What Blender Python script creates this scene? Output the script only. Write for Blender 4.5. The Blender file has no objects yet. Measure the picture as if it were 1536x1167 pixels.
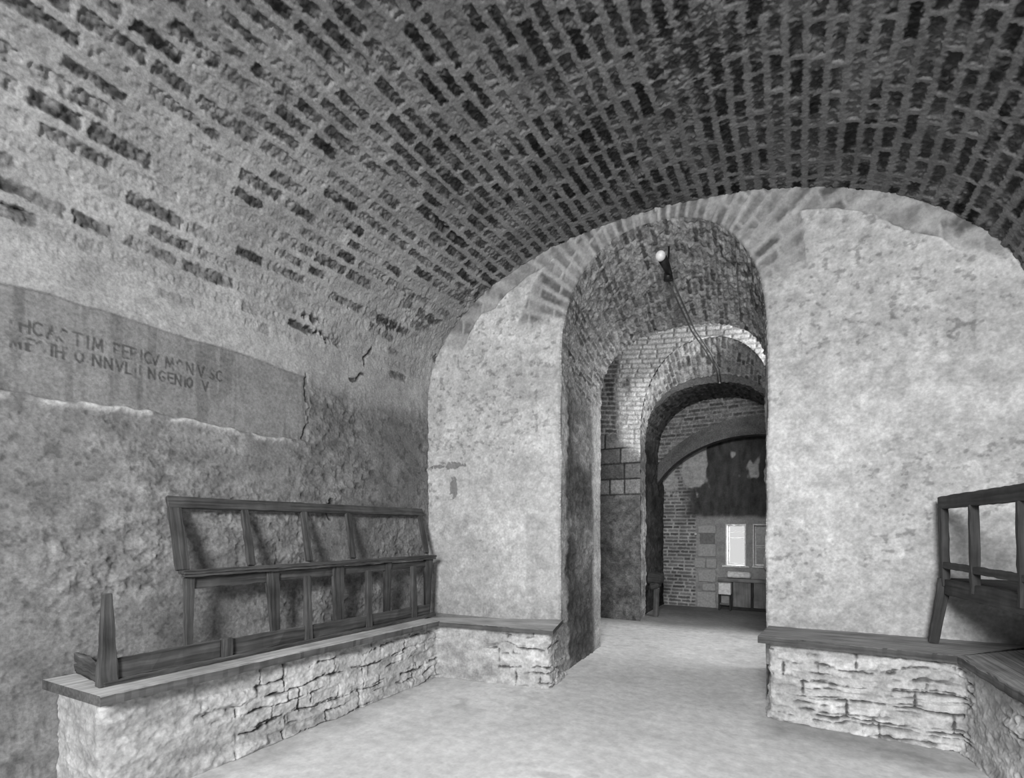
import bpy, bmesh, math
import numpy as np
from mathutils import Vector, Matrix

SC = bpy.context.scene
COL = SC.collection

# ------------------------------------------------------------------ noise
def h2(ix, iy, seed=0):
    a = (ix.astype(np.int64) * 374761393 + iy.astype(np.int64) * 668265263 + seed * 1442695041) & 0xFFFFFFFF
    a = ((a ^ (a >> 13)) * 1274126177) & 0xFFFFFFFF
    a = ((a ^ (a >> 16)) * 2246822519) & 0xFFFFFFFF
    a = a ^ (a >> 15)
    return (a & 0xFFFFFF).astype(np.float32) / np.float32(0xFFFFFF)

def vnoise(x, y, seed=0):
    xi = np.floor(x); yi = np.floor(y)
    fx = (x - xi).astype(np.float32); fy = (y - yi).astype(np.float32)
    fx = fx * fx * (3 - 2 * fx); fy = fy * fy * (3 - 2 * fy)
    a = h2(xi, yi, seed); b = h2(xi + 1, yi, seed); c = h2(xi, yi + 1, seed); d = h2(xi + 1, yi + 1, seed)
    return (a * (1 - fx) + b * fx) * (1 - fy) + (c * (1 - fx) + d * fx) * fy

def fbm(x, y, o=4, seed=0, gain=.5):
    s = 0; amp = 1; tot = 0
    c, sn = math.cos(.65), math.sin(.65)
    for i in range(o):
        s = s + amp * vnoise(x, y, seed + i * 17); tot += amp; amp *= gain
        x, y = (c * x - sn * y) * 2.03 + 3.1, (sn * x + c * y) * 2.03 + 7.7
    return s / tot          # 0..1, mean .5

def ss(a, b, x):
    t = np.clip((x - a) / (b - a), 0, 1); return t * t * (3 - 2 * t)

def mix(a, b, m): return a * (1 - m) + b * m

def bricks(s, t, rh, ln, jh, jt, seed, rough=.006, wob=.012):
    """courses along t; returns inside distance, per-brick random pair"""
    s = s + wob * (fbm(t * 1.7, s * 1.1, 3, seed + 1) - .5) * 2
    row = np.floor(s / rh); fr = s / rh - row
    tt = t / ln + h2(row, row * 0, seed + 2) * 3
    b = lambda k: k + .5 * (h2(row, k, seed + 3) - .5)
    k = np.floor(tt)
    k = np.where(tt < b(k), k - 1, k); k = np.where(tt >= b(k + 1), k + 1, k)
    dx = np.minimum(tt - b(k), b(k + 1) - tt) * ln - jt / 2
    dy = np.minimum(fr, 1 - fr) * rh - jh / 2
    r = .012
    d = np.where((dx < r) & (dy < r), r - np.hypot(r - dx, r - dy), np.minimum(dx, dy))
    d = d + rough * (fbm(s * 55, t * 40, 2, seed + 5) - .5) * 2
    return d, h2(row, k, seed + 7), h2(row, k, seed + 8)

# ------------------------------------------------------------------ materials
def nt(m):
    m.use_nodes = True; t = m.node_tree; t.nodes.clear(); return t

def surface_mat(name, sc=60, lo=.75, hi=1.25, bump=.25, dist=.004, rough=.92, sc2=14):
    m = bpy.data.materials.new(name); t = nt(m); N = t.nodes.new; L = t.links.new
    out = N('ShaderNodeOutputMaterial'); p = N('ShaderNodeBsdfPrincipled'); L(p.outputs[0], out.inputs[0])
    p.inputs['Roughness'].default_value = rough; p.inputs['Specular IOR Level'].default_value = .2
    a = N('ShaderNodeAttribute'); a.attribute_name = 'tone'
    tc = N('ShaderNodeTexCoord')
    n1 = N('ShaderNodeTexNoise'); n1.inputs['Scale'].default_value = sc; n1.inputs['Detail'].default_value = 5; n1.inputs['Roughness'].default_value = .65
    n2 = N('ShaderNodeTexNoise'); n2.inputs['Scale'].default_value = sc2; n2.inputs['Detail'].default_value = 6
    L(tc.outputs['Object'], n1.inputs[0]); L(tc.outputs['Object'], n2.inputs[0])
    r1 = N('ShaderNodeMapRange'); r1.inputs[1].default_value = .3; r1.inputs[2].default_value = .7; r1.inputs[3].default_value = lo; r1.inputs[4].default_value = hi
    r2 = N('ShaderNodeMapRange'); r2.inputs[1].default_value = .3; r2.inputs[2].default_value = .7; r2.inputs[3].default_value = .86; r2.inputs[4].default_value = 1.14
    L(n1.outputs[0], r1.inputs[0]); L(n2.outputs[0], r2.inputs[0])
    m1 = N('ShaderNodeMath'); m1.operation = 'MULTIPLY'; m2 = N('ShaderNodeMath'); m2.operation = 'MULTIPLY'; m2.use_clamp = True
    L(r1.outputs[0], m1.inputs[0]); L(r2.outputs[0], m1.inputs[1]); L(m1.outputs[0], m2.inputs[0]); L(a.outputs['Fac'], m2.inputs[1])
    L(m2.outputs[0], p.inputs['Base Color'])
    b = N('ShaderNodeBump'); b.inputs['Strength'].default_value = bump; b.inputs['Distance'].default_value = dist
    L(n1.outputs[0], b.inputs['Height']); L(b.outputs[0], p.inputs['Normal'])
    return m

def wood_mat(name, tone, lo=.55, hi=1.5, rough=.8, dust=0):
    m = bpy.data.materials.new(name); t = nt(m); N = t.nodes.new; L = t.links.new
    out = N('ShaderNodeOutputMaterial'); p = N('ShaderNodeBsdfPrincipled'); L(p.outputs[0], out.inputs[0])
    p.inputs['Roughness'].default_value = rough; p.inputs['Specular IOR Level'].default_value = .3
    a = N('ShaderNodeAttribute'); a.attribute_name = 'grain'
    mp = N('ShaderNodeMapping'); mp.inputs['Scale'].default_value = (2.2, 55, 55); L(a.outputs['Vector'], mp.inputs[0])
    n1 = N('ShaderNodeTexNoise'); n1.inputs['Scale'].default_value = 1; n1.inputs['Detail'].default_value = 5; L(mp.outputs[0], n1.inputs[0])
    n2 = N('ShaderNodeTexNoise'); n2.inputs['Scale'].default_value = 7; n2.inputs['Detail'].default_value = 4; L(a.outputs['Vector'], n2.inputs[0])
    r1 = N('ShaderNodeMapRange'); r1.inputs[1].default_value = .3; r1.inputs[2].default_value = .7; r1.inputs[3].default_value = lo; r1.inputs[4].default_value = hi
    r2 = N('ShaderNodeMapRange'); r2.inputs[1].default_value = .3; r2.inputs[2].default_value = .7; r2.inputs[3].default_value = .7 * tone; r2.inputs[4].default_value = 1.3 * tone
    L(n1.outputs[0], r1.inputs[0]); L(n2.outputs[0], r2.inputs[0])
    mm = N('ShaderNodeMath'); mm.operation = 'MULTIPLY'; L(r1.outputs[0], mm.inputs[0]); L(r2.outputs[0], mm.inputs[1])
    col = mm.outputs[0]
    if dust:                                   # pale dust and lime lying on the upper face
        g = N('ShaderNodeNewGeometry'); sp = N('ShaderNodeSeparateXYZ'); L(g.outputs['True Normal'], sp.inputs[0])
        f = N('ShaderNodeMapRange'); f.inputs[1].default_value = .7; f.inputs[2].default_value = .95; L(sp.outputs[2], f.inputs[0])
        n3 = N('ShaderNodeTexNoise'); n3.inputs['Scale'].default_value = 4; n3.inputs['Detail'].default_value = 5; L(a.outputs['Vector'], n3.inputs[0])
        f2 = N('ShaderNodeMapRange'); f2.inputs[1].default_value = .25; f2.inputs[2].default_value = .6; f2.inputs[3].default_value = .35; f2.inputs[4].default_value = .95; L(n3.outputs[0], f2.inputs[0])
        fm = N('ShaderNodeMath'); fm.operation = 'MULTIPLY'; L(f.outputs[0], fm.inputs[0]); L(f2.outputs[0], fm.inputs[1])
        dv = N('ShaderNodeMath'); dv.operation = 'MULTIPLY'; dv.inputs[1].default_value = dust; L(r1.outputs[0], dv.inputs[0])
        dm = N('ShaderNodeMix'); dm.data_type = 'FLOAT'; L(fm.outputs[0], dm.inputs[0]); L(mm.outputs[0], dm.inputs[2]); L(dv.outputs[0], dm.inputs[3]); col = dm.outputs[0]
    L(col, p.inputs['Base Color'])
    b = N('ShaderNodeBump'); b.inputs['Strength'].default_value = .35; b.inputs['Distance'].default_value = .004
    L(n1.outputs[0], b.inputs['Height']); L(b.outputs[0], p.inputs['Normal'])
    return m

def plain_mat(name, tone, rough=.6, metal=0, emit=0):
    m = bpy.data.materials.new(name); t = nt(m); N = t.nodes.new; L = t.links.new
    out = N('ShaderNodeOutputMaterial'); p = N('ShaderNodeBsdfPrincipled'); L(p.outputs[0], out.inputs[0])
    tc = N('ShaderNodeTexCoord'); n = N('ShaderNodeTexNoise'); n.inputs['Scale'].default_value = 30; n.inputs['Detail'].default_value = 4
    L(tc.outputs['Object'], n.inputs[0])
    r = N('ShaderNodeMapRange'); r.inputs[1].default_value = .3; r.inputs[2].default_value = .7; r.inputs[3].default_value = tone * .8; r.inputs[4].default_value = min(1, tone * 1.2)
    L(n.outputs[0], r.inputs[0]); L(r.outputs[0], p.inputs['Base Color'])
    p.inputs['Roughness'].default_value = rough; p.inputs['Metallic'].default_value = metal
    if emit:
        p.inputs['Emission Color'].default_value = (1, 1, 1, 1); p.inputs['Emission Strength'].default_value = emit
    return m

def glass_mat(name):
    m = bpy.data.materials.new(name); t = nt(m); N = t.nodes.new; L = t.links.new
    out = N('ShaderNodeOutputMaterial'); mx = N('ShaderNodeMixShader'); tr = N('ShaderNodeBsdfTransparent'); g = N('ShaderNodeBsdfGlossy')
    tr.inputs[0].default_value = (.9, .9, .9, 1); g.inputs['Roughness'].default_value = .05
    f = N('ShaderNodeFresnel'); f.inputs[0].default_value = 1.3
    L(f.outputs[0], mx.inputs[0]); L(tr.outputs[0], mx.inputs[1]); L(g.outputs[0], mx.inputs[2]); L(mx.outputs[0], out.inputs[0])
    return m

M = dict(
    vault=surface_mat('vault_brick', 70, .72, 1.28, .35, .005),
    wall=surface_mat('old_plaster', 55, .7, 1.3, .45, .006),
    lime=surface_mat('lime_plaster', 45, .8, 1.18, .22, .004),
    stone=surface_mat('limewashed_stone', 50, .75, 1.2, .4, .005),
    soffit=surface_mat('rough_brick', 45, .55, 1.45, .6, .008),
    floor=surface_mat('earth_floor', 40, .9, 1.1, .12, .003),
    wood=wood_mat('old_wood', .068, .4, 1.7, .8, .14), plank=wood_mat('plank_wood', .10, .65, 1.35, .8, .62), plank_r=wood_mat('grey_plank_wood', .09, .5, 1.5, .8, .32),
    dark=wood_mat('dark_wood', .045), dado=wood_mat('painted_wood', .24, .8, 1.2),
    iron=plain_mat('iron', .03, .5, .6), porcelain=plain_mat('white_globe', .85, .25), white=plain_mat('white_paint', .8, .5),
    glass=glass_mat('window_glass'), dim=plain_mat('grimy_pane', .35, .3), pipe=plain_mat('painted_pipe', .09, .6),
)

# ------------------------------------------------------------------ mesh builders
def build(name, patches, mat, parent=None, kind=None):
    V = []; F = []; T = []; off = 0
    for P, tone, mask, flip in patches:
        nu, nv = P.shape[:2]
        idx = np.arange(nu * nv).reshape(nu, nv) + off
        q = np.stack([idx[:-1, :-1], idx[1:, :-1], idx[1:, 1:], idx[:-1, 1:]], -1)
        if flip: q = q[..., ::-1]
        q = q.reshape(-1, 4)
        if mask is not None: q = q[mask.reshape(-1)]
        V.append(P.reshape(-1, 3)); T.append(np.broadcast_to(tone, (nu, nv)).reshape(-1)); F.append(q); off += nu * nv
    V = np.concatenate(V).astype(np.float32); T = np.concatenate(T).astype(np.float32); F = np.concatenate(F)
    used = np.zeros(len(V), bool); used[F.ravel()] = True
    remap = np.cumsum(used) - 1; V = V[used]; T = T[used]; F = remap[F].astype(np.int32)
    me = bpy.data.meshes.new(name)
    me.vertices.add(len(V)); me.vertices.foreach_set('co', V.ravel())
    me.loops.add(F.size); me.loops.foreach_set('vertex_index', F.ravel())
    me.polygons.add(len(F)); me.polygons.foreach_set('loop_start', np.arange(0, F.size, 4, dtype=np.int32))
    me.polygons.foreach_set('use_smooth', np.ones(len(F), bool))
    a = me.attributes.new('tone', 'FLOAT', 'POINT'); a.data.foreach_set('value', np.clip(T, .01, .95))
    me.update(calc_edges=True); me.validate()
    me.materials.append(mat)
    o = bpy.data.objects.new(name, me); COL.objects.link(o)
    if parent: o.parent = parent
    if kind: o['kind'] = kind
    return o

def thing(name, label, cat, loc=(0, 0, 0), group=None):
    o = bpy.data.objects.new(name, None); COL.objects.link(o); o.location = loc
    o.empty_display_size = .1
    o['label'] = label; o['category'] = cat
    if group: o['group'] = group
    return o

def tag(o, label, cat, group=None):
    o['label'] = label; o['category'] = cat
    if group: o['group'] = group
    return o

_rs = np.random.RandomState(5)
class Wood:
    """collects beams, planks and tubes with a grain coordinate into one mesh"""
    def __init__(s): s.v = []; s.f = []; s.g = []
    def beam(s, p0, p1, w, h, up=(0, 0, 1), w1=None, h1=None, wear=.0025, cham=.004, n=None):
        p0 = np.array(p0, float); p1 = np.array(p1, float); ax = p1 - p0; ln = np.linalg.norm(ax); ax /= ln
        up = np.array(up, float); up = up - ax * up.dot(ax); up /= np.linalg.norm(up); sd = np.cross(ax, up)
        w1 = w if w1 is None else w1; h1 = h if h1 is None else h1
        n = n or max(2, int(ln / .05)); base = len(s.v); off = _rs.rand(3) * 50
        ts = list(np.linspace(0, 1, n + 1)); e = min(cham / ln, .2); ts = [0, e] + ts[1:-1] + [1 - e, 1]
        per = 8
        for i, t in enumerate(ts):
            W = (w + (w1 - w) * t) / 2; H = (h + (h1 - h) * t) / 2; c = min(cham, W * .4, H * .4)
            if i in (0, len(ts) - 1): W -= c; H -= c
            C = p0 + ax * ln * t
            for (a, b) in ((-W + c, -H), (W - c, -H), (W, -H + c), (W, H - c), (W - c, H), (-W + c, H), (-W, H - c), (-W, -H + c)):
                jj = (_rs.rand(2) - .5) * 2 * wear
                s.v.append(C + sd * (a + jj[0]) + up * (b + jj[1])); s.g.append((t * ln + off[0], a + off[1], b + off[2]))
        m = len(ts)
        for i in range(m - 1):
            for k in range(per):
                a = base + i * per + k; b = base + i * per + (k + 1) % per
                s.f.append((a, b, b + per, a + per))
        s.f.append(tuple(base + k for k in reversed(range(per)))); s.f.append(tuple(base + (m - 1) * per + k for k in range(per)))
        return s
    def slab(s, back0, back1, front0, front1, th, n=60, wear=.004, nw=6):
        """a plank: top surface spans back0-back1 (rear edge) and front0-front1; z of points = top"""
        B0, B1, F0, F1 = [np.array(p, float) for p in (back0, back1, front0, front1)]
        base = len(s.v); off = _rs.rand(3) * 50; ln = np.linalg.norm(F1 - F0); wd = np.linalg.norm(F0 - B0)
        us = np.linspace(0, 1, n + 1); prof = []
        for k in range(nw + 1): prof.append((k / nw, 0))
        prof = [(0, -th)] + [(0, -.004)] + [(.01, 0)] + [(k / nw, 0) for k in range(1, nw)] + [(.985, 0), (1, -.005), (1.0, -th * .5), (.995, -th)]
        per = len(prof)
        for i, u in enumerate(us):
            ew = (_rs.rand() - .5) * 2 * wear
            for (v, dz) in prof:
                P = (B0 * (1 - v) + F0 * v) * (1 - u) + (B1 * (1 - v) + F1 * v) * u
                nb = (P - P); P = P + np.array([0, 0, dz + (_rs.rand() - .5) * wear * .5])
                if v > .9: P = P + (F0 - B0) / wd * ew
                s.v.append(P); s.g.append((u * ln + off[0], v * wd + off[1], dz + off[2]))
        for i in range(n):
            for k in range(per):
                a = base + i * per + k; b = base + i * per + (k + 1) % per
                s.f.append((a, b, b + per, a + per))
        s.f.append(tuple(base + k for k in reversed(range(per)))); s.f.append(tuple(base + n * per + k for k in range(per)))
        return s
    def tube(s, pts, r, k=10):
        pts = [np.array(p, float) for p in pts]; base = len(s.v); rr = r if hasattr(r, '__len__') else [r] * len(pts)
        for i, p in enumerate(pts):
            d = pts[min(i + 1, len(pts) - 1)] - pts[max(i - 1, 0)]; d /= np.linalg.norm(d)
            u = np.cross(d, (1, .3, .1)); u /= np.linalg.norm(u); v = np.cross(d, u)
            for j in range(k):
                a = 2 * math.pi * j / k
                s.v.append(p + rr[i] * (u * math.cos(a) + v * math.sin(a))); s.g.append((i * .1, a, 0))
        for i in range(len(pts) - 1):
            for j in range(k):
                a = base + i * k + j; b = base + i * k + (j + 1) % k
                s.f.append((a, b, b + k, a + k))
        s.f.append(tuple(base + j for j in reversed(range(k)))); s.f.append(tuple(base + (len(pts) - 1) * k + j for j in range(k)))
        return s
    def make(s, name, mat, parent=None, smooth=False):
        org = np.array(parent.location) if (parent and parent.type == 'EMPTY') else np.zeros(3)
        pp = parent
        while pp and pp.parent: pp = pp.parent; org = np.array(pp.location)
        me = bpy.data.meshes.new(name); me.from_pydata([tuple(np.array(v) - org) for v in s.v], [], s.f)
        a = me.attributes.new('grain', 'FLOAT_VECTOR', 'POINT'); a.data.foreach_set('vector', np.array(s.g, np.float32).ravel())
        bm = bmesh.new(); bm.from_mesh(me); bmesh.ops.recalc_face_normals(bm, faces=bm.faces); bm.to_mesh(me); bm.free()
        if smooth: me.polygons.foreach_set('use_smooth', np.ones(len(me.polygons), bool))
        me.materials.append(mat); o = bpy.data.objects.new(name, me); COL.objects.link(o)
        if parent: o.parent = parent
        return o

# ------------------------------------------------------------------ plan of the place (metres, room axes)
XL, XR = -3.45, 1.37
CX, VA, VZ, VB, VN = -1.04, 2.41, 2.70, 1.47, 2.15          # main vault
yw = lambda x: 4.22 + .085 * (x + 3.45)                      # face of the end wall
DL, DR, DC, DH = -1.97, -.235, -1.1025, .8675                # doorway
D_SPR, D_RISE, D_N = 2.95, 1.13, 2.3

def door_d(x, z):
    """signed distance (approx.) outside the doorway outline on the end wall"""
    wob = .02 * (fbm(z * 2.5 + 9, x * .4, 3, 77) - .5) * 2
    d1 = np.abs(x - DC) - DH
    f = (np.abs((x - DC) / DH) ** D_N + np.maximum((z - D_SPR) / D_RISE, 0) ** D_N) ** (1 / D_N)
    d2 = (f - 1) * .93
    return np.where(z < D_SPR, d1, d2) + wob

def vault_f(x, z):
    return (np.abs((x - CX) / VA) ** VN + np.maximum((z - VZ) / VB, 0) ** VN) ** (1 / VN)

# ------------------------------------------------------------------ side walls + vault from one profile
th = np.linspace(math.pi, 0, 4000)
px_ = CX + VA * np.sign(np.cos(th)) * np.abs(np.cos(th)) ** (2 / VN); pz_ = VZ + VB * np.abs(np.sin(th)) ** (2 / VN)
px_ = np.concatenate([[XL], px_, [XR]]); pz_ = np.concatenate([[0], pz_, [0]])
px_[0] = px_[1]; px_[-1] = px_[-2]
sl = np.concatenate([[0], np.cumsum(np.hypot(np.diff(px_), np.diff(pz_)))])
STOT = sl[-1]; S_R = STOT - VZ
s_arr = np.concatenate([np.arange(0, .5, .03), np.arange(.5, 2.72, .0055), np.arange(2.72, S_R - .3, .006), np.arange(S_R - .3, STOT, .03), [STOT]])
S_SPLIT = 2.72
y_arr = np.concatenate([np.arange(-3.2, .5, .06), np.arange(.5, 4.72, .006)])
X1 = np.interp(s_arr, sl, px_); Z1 = np.interp(s_arr, sl, pz_)
tx = np.gradient(X1, s_arr); tz = np.gradient(Z1, s_arr); ln = np.hypot(tx, tz)
NX, NZ = tz / ln, -tx / ln                                    # inward
S, Y = np.meshgrid(s_arr.astype(np.float32), y_arr.astype(np.float32), indexing='ij')
Yc = np.minimum(Y, (yw(X1) + .06)[:, None])

# strokes of the painted inscription
GL = {'H': [[(0, 0), (0, 1)], [(.7, 0), (.7, 1)], [(0, .5), (.7, .5)]], 'I': [[(.1, 0), (.1, 1)]], 'C': [[(.75, .9), (.45, 1), (.15, .8), (.05, .5), (.15, .2), (.45, 0), (.75, .12)]],
      'A': [[(0, 0), (.4, 1), (.8, 0)], [(.18, .4), (.62, .4)]], 'T': [[(.4, 0), (.4, 1)], [(0, 1), (.8, 1)]], 'M': [[(0, 0), (.1, 1), (.45, .2), (.8, 1), (.9, 0)]],
      'P': [[(0, 0), (0, 1), (.5, .95), (.55, .65), (.4, .48), (0, .45)]], 'E': [[(.6, 1), (0, 1), (0, 0), (.6, 0)], [(0, .52), (.5, .52)]],
      'R': [[(0, 0), (0, 1), (.5, .95), (.55, .7), (.4, .5), (0, .48)], [(.3, .48), (.7, 0)]], 'V': [[(0, 1), (.4, 0), (.8, 1)]], 'N': [[(0, 0), (0, 1), (.75, 0), (.75, 1)]],
      'O': [[(.4, 1), (.1, .8), (0, .5), (.1, .2), (.4, 0), (.7, .2), (.8, .5), (.7, .8), (.4, 1)]], 'S': [[(.6, .85), (.35, 1), (.08, .8), (.3, .52), (.6, .3), (.4, 0), (.05, .12)]],
      'L': [[(0, 1), (0, 0), (.55, 0)]], 'G': [[(.75, .9), (.45, 1), (.15, .8), (.05, .5), (.15, .2), (.45, 0), (.75, .15), (.75, .45), (.5, .45)]]}
LINES = [(2.402, .068, [('I', .945), ('H', .985), ('C', 1.03), ('A', 1.09), ('C', 1.135), ('T', 1.2), ('I', 1.262), ('M', 1.29), ('P', 1.39), ('E', 1.435), ('R', 1.475), ('I', 1.525), ('C', 1.545), ('V', 1.585), ('M', 1.665), ('O', 1.73), ('N', 1.79), ('V', 1.86), ('S', 1.935), ('C', 1.98)]),
         (2.312, .062, [('M', .945), ('I', 1.0), ('E', 1.012), ('O', 1.045), ('T', 1.09), ('H', 1.125), ('I', 1.167), ('O', 1.21), ('N', 1.29), ('N', 1.345), ('V', 1.4), ('L', 1.45), ('I', 1.495), ('I', 1.52), ('N', 1.57), ('G', 1.625), ('E', 1.68), ('N', 1.72), ('I', 1.775), ('O', 1.79), ('V', 1.89)])]
def letters_d(y, z):
    d = np.full(y.shape, 9., np.float32)
    for z0, hh, ch in LINES:
        for c, y0 in ch:
            for st in GL[c]:
                for (a, b), (a2, b2) in zip(st[:-1], st[1:]):
                    ax, az, bx, bz = y0 + a * hh * .72, z0 + b * hh, y0 + a2 * hh * .72, z0 + b2 * hh
                    vx, vz = bx - ax, bz - az; L2 = vx * vx + vz * vz + 1e-9
                    t = np.clip(((y - ax) * vx + (z - az) * vz) / L2, 0, 1)
                    d = np.minimum(d, np.hypot(y - ax - t * vx, z - az - t * vz))
    return d

def crack(y, z, pts, w, seed):
    d = np.full(y.shape, 9., np.float32)
    jy = .06 * (fbm(y * 16, z * 16, 4, seed) - .5); jz = .06 * (fbm(y * 16, z * 16, 4, seed + 5) - .5); w = w * (.3 + 1.1 * fbm(y * 12, z * 12, 2, seed + 8))
    for (ay, az), (by, bz) in zip(pts[:-1], pts[1:]):
        vx, vz = by - ay, bz - az; t = np.clip(((y + jy - ay) * vx + (z + jz - az) * vz) / (vx * vx + vz * vz), 0, 1)
        d = np.minimum(d, np.hypot(y + jy - ay - t * vx, z + jz - az - t * vz))
    return 1 - ss(w * .4, w, d)

# --- height and tone on the profile surface
lo = fbm(S * .9, Y * .9, 4, 3); mid = fbm(S * 4, Y * 4, 4, 11); hi = fbm(S * 17, Y * 17, 4, 21); fine = fbm(S * 60, Y * 60, 2, 31)
# vault bricks
u = S - 2.72                                  # arc length above the springing
Sw = S + .05 * (fbm(Y * .45, S * .9, 3, 41) - .5) + .018 * (fbm(Y * 3.2, S * 2.2, 2, 43) - .5)
d, r1, r2 = bricks(Sw, Y, 0.108, .29, .038, .034, 101, .012, .008)
d = d - .008 * (fbm(Y * 9, S * 13, 2, 45) - .4) - .012 * (h2(np.floor(Sw / .108), np.floor(Y / .9), 46) - .4)
grit = fbm(S * 30, Y * 44, 3, 47)
mess = ss(.54, .66, fbm(S * .9 + 3, Y * .7, 3, 48))
d = d * (1 - .6 * mess) + .012 * mess * (fbm(S * 20, Y * 30, 3, 49) - .42) * 4
climb = ss(.15, 2.3, u)                        # whitewash covers the low left haunch, brick shows higher up
preveal = mix(.32, .98, climb) + .5 * (lo - .5) + .5 * (mid - .5)
shown = np.clip((preveal - r1) / .25 + .5, 0, 1)
bs_ = ss(-.006, .009, d) * ss(.02, .25, u); bm_ = ss(-.006, .009, d) * mix(.16, 1, shown)
bm_ = bm_ * ss(.02, .25, u)
edge = ss(-.010, .002, d) * (1 - ss(.002, .012, d))
rub = (hi - .5)
hV = .014 * (mid - .5) - mix(.5, 1, shown) * bs_ * (.005 + .034 * (grit - .5) + .018 * (hi - .5) + .006 * r2) + (.004 + .008 * bm_) * (fine - .5) + .012 * (lo - .5) + .006 * (hi - .5)
mort = mix(.37, .19, ss(.3, 3.0, u)) * (.55 + .7 * mid + .2 * hi)
bt = mix(.13, .042, ss(.2, 2.6, u)) * (.4 + 1.2 * r2) * np.clip(-.5 + 1.4 * hi + 1.6 * grit, .25, 3)
smear = ss(.46, .72, fbm(S * 8 + 4, Y * 9, 4, 55)) * .7
tV = mix(mort, bt, bm_ * (1 - smear))
# missing bricks / dark holes on the left haunch
hole = ss(.70, .76, fbm(S * 2.3 + 7, Y * 1.4, 3, 91)) * ss(.006, .014, d) * (u < 1.6) * (u > .1)
hV -= .03 * hole; tV = mix(tV, .05, hole * .8)
# plain left wall
lump = fbm(S * 7, Y * 7, 4, 201); pits = ss(.60, .74, fbm(S * 24, Y * 24, 3, 211)); blot = ss(.45, .65, fbm(S * 3, Y * 3, 4, 221))
ridge = 1 - np.abs(2 * fbm(S * 9, Y * 9, 4, 231) - 1)
calm = mix(.25, 1.25, ss(.36, .62, fbm(S * 1.6 + 4, Y * 1.6, 3, 246)))
hW = .022 * (fbm(S * 2.2, Y * 2.2, 3, 241) - .5) + calm * ( .018 * (lump - .5) + .016 * (ridge - .8) + .016 * (hi - .5) + .008 * (fbm(S * 34, Y * 30, 3, 243) - .5) - .005 * pits) + .004 * (fine - .5)
tW = (.165 + .14 * lump) * (1 - .3 * pits) * (1 - .18 * blot) * mix(1, .55 + .9 * hi, np.clip(calm, 0, 1))
# inscribed band
zb = 2.09 + .035 * (fbm(Y * 3, S * 0 + 2, 3, 251) - .5) * 2 + .02 * (fbm(Y * 14, S * 0 + 1, 2, 252) - .5)
zt = 2.615 + .03 * (fbm(Y * 2.4, S * 0 + 5, 3, 253) - .5) * 2
ye = 2.70 + .02 * (fbm(S * 9, Y * 0, 2, 254) - .5)
inb = ss(-.006, .006, S - zb) * (1 - ss(-.006, .006, S - zt)) * (1 - ss(-.004, .004, Y - ye))
hB = -.016 + .006 * (lo - .5) + .003 * (mid - .5) + .0015 * (hi - .5)
tB = (.24 + .08 * (mid - .5) + .05 * (lo - .5)) * (.9 + .2 * fine) * (1 - .25 * ss(.55, .7, fbm(Y * 22, S * 1.6, 3, 255)))
sel = (S > 2.25) & (S < 2.52) & (Y > .85) & (Y < 2.1)
dl = np.full(S.shape, 9., np.float32); dl[sel] = letters_d(Y[sel], S[sel])
ink = (1 - ss(.0035, .0085, dl)) * ss(.26, .48, fbm(S * 22, Y * 22, 3, 256)) * .9
hB = hB - .0025 * ink; tB = mix(tB, .055, ink * .85)
# pale chipped plaster edge under the band
chip = ss(-.055, -.012, S - zb) * (1 - ss(-.002, .012, S - zb)) * (1 - ss(2.3, 2.75, Y)) * ss(.35, .6, fbm(Y * 6, S * 9, 3, 257))
tW = mix(tW, .55, chip * .8); hW = hW + .014 * chip
# dark crack and break near the far corner
cr = crack(Y, S, [(3.36, 3.04), (3.30, 2.92), (3.31, 2.86)], .022, 261) + crack(Y, S, [(3.30, 2.80), (3.24, 2.73), (3.12, 2.70)], .016, 266)
cr2 = crack(Y, S, [(2.7, 2.64), (2.71, 2.2), (2.66, 2.1)], .010, 262) + crack(Y, S, [(2.95, 1.63), (2.9, 1.5), (2.93, 1.45)], .02, 263) 
far = ss(2.68, 2.78, Y) * ss(1.5, 2.0, S + .3 * (mid - .5))
tW = mix(tW, tW * .82, far)
low = S < S_SPLIT + .5
soft = ss(2.5, 2.9, Y) * .16; inw = 1 - ss(-.012 - soft, .012 + soft, S - zt - (.01 + soft) * 1.6 * (mid - .5) - .01 * (hi - .5) + soft * .3)
Hh = mix(hV, hW, inw); T = mix(tV, tW, inw)
Hh = mix(Hh, hB, inb); T = mix(T, tB, inb)
Hh = Hh - .02 * np.clip(cr + cr2, 0, 1); T = mix(T, .05, np.clip(cr + cr2, 0, 1) * .8)
# right wall below the springing: plain lime plaster
inr = ss(S_R - .25, S_R - .2, S)
Hh = mix(Hh, .01 * (mid - .5), inr); T = mix(T, .2 * (.85 + .3 * mid), inr)
P = np.stack([X1[:, None] + NX[:, None] * Hh, Yc, Z1[:, None] + NZ[:, None] * Hh], -1)
i1 = int(np.searchsorted(s_arr, S_SPLIT)); i2 = int(np.searchsorted(s_arr, S_R - .05))
build('wall_left', [(P[:i1 + 1], T[:i1 + 1], None, True)], M['wall'], kind='structure')
build('ceiling', [(P[i1:i2 + 1], T[i1:i2 + 1], None, True)], M['vault'], kind='structure')
build('wall_right', [(P[i2:], T[i2:], None, True)], M['lime'], kind='structure')
del S, Y, P, T, Hh, hV, tV, hW, tW, hB, tB

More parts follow.
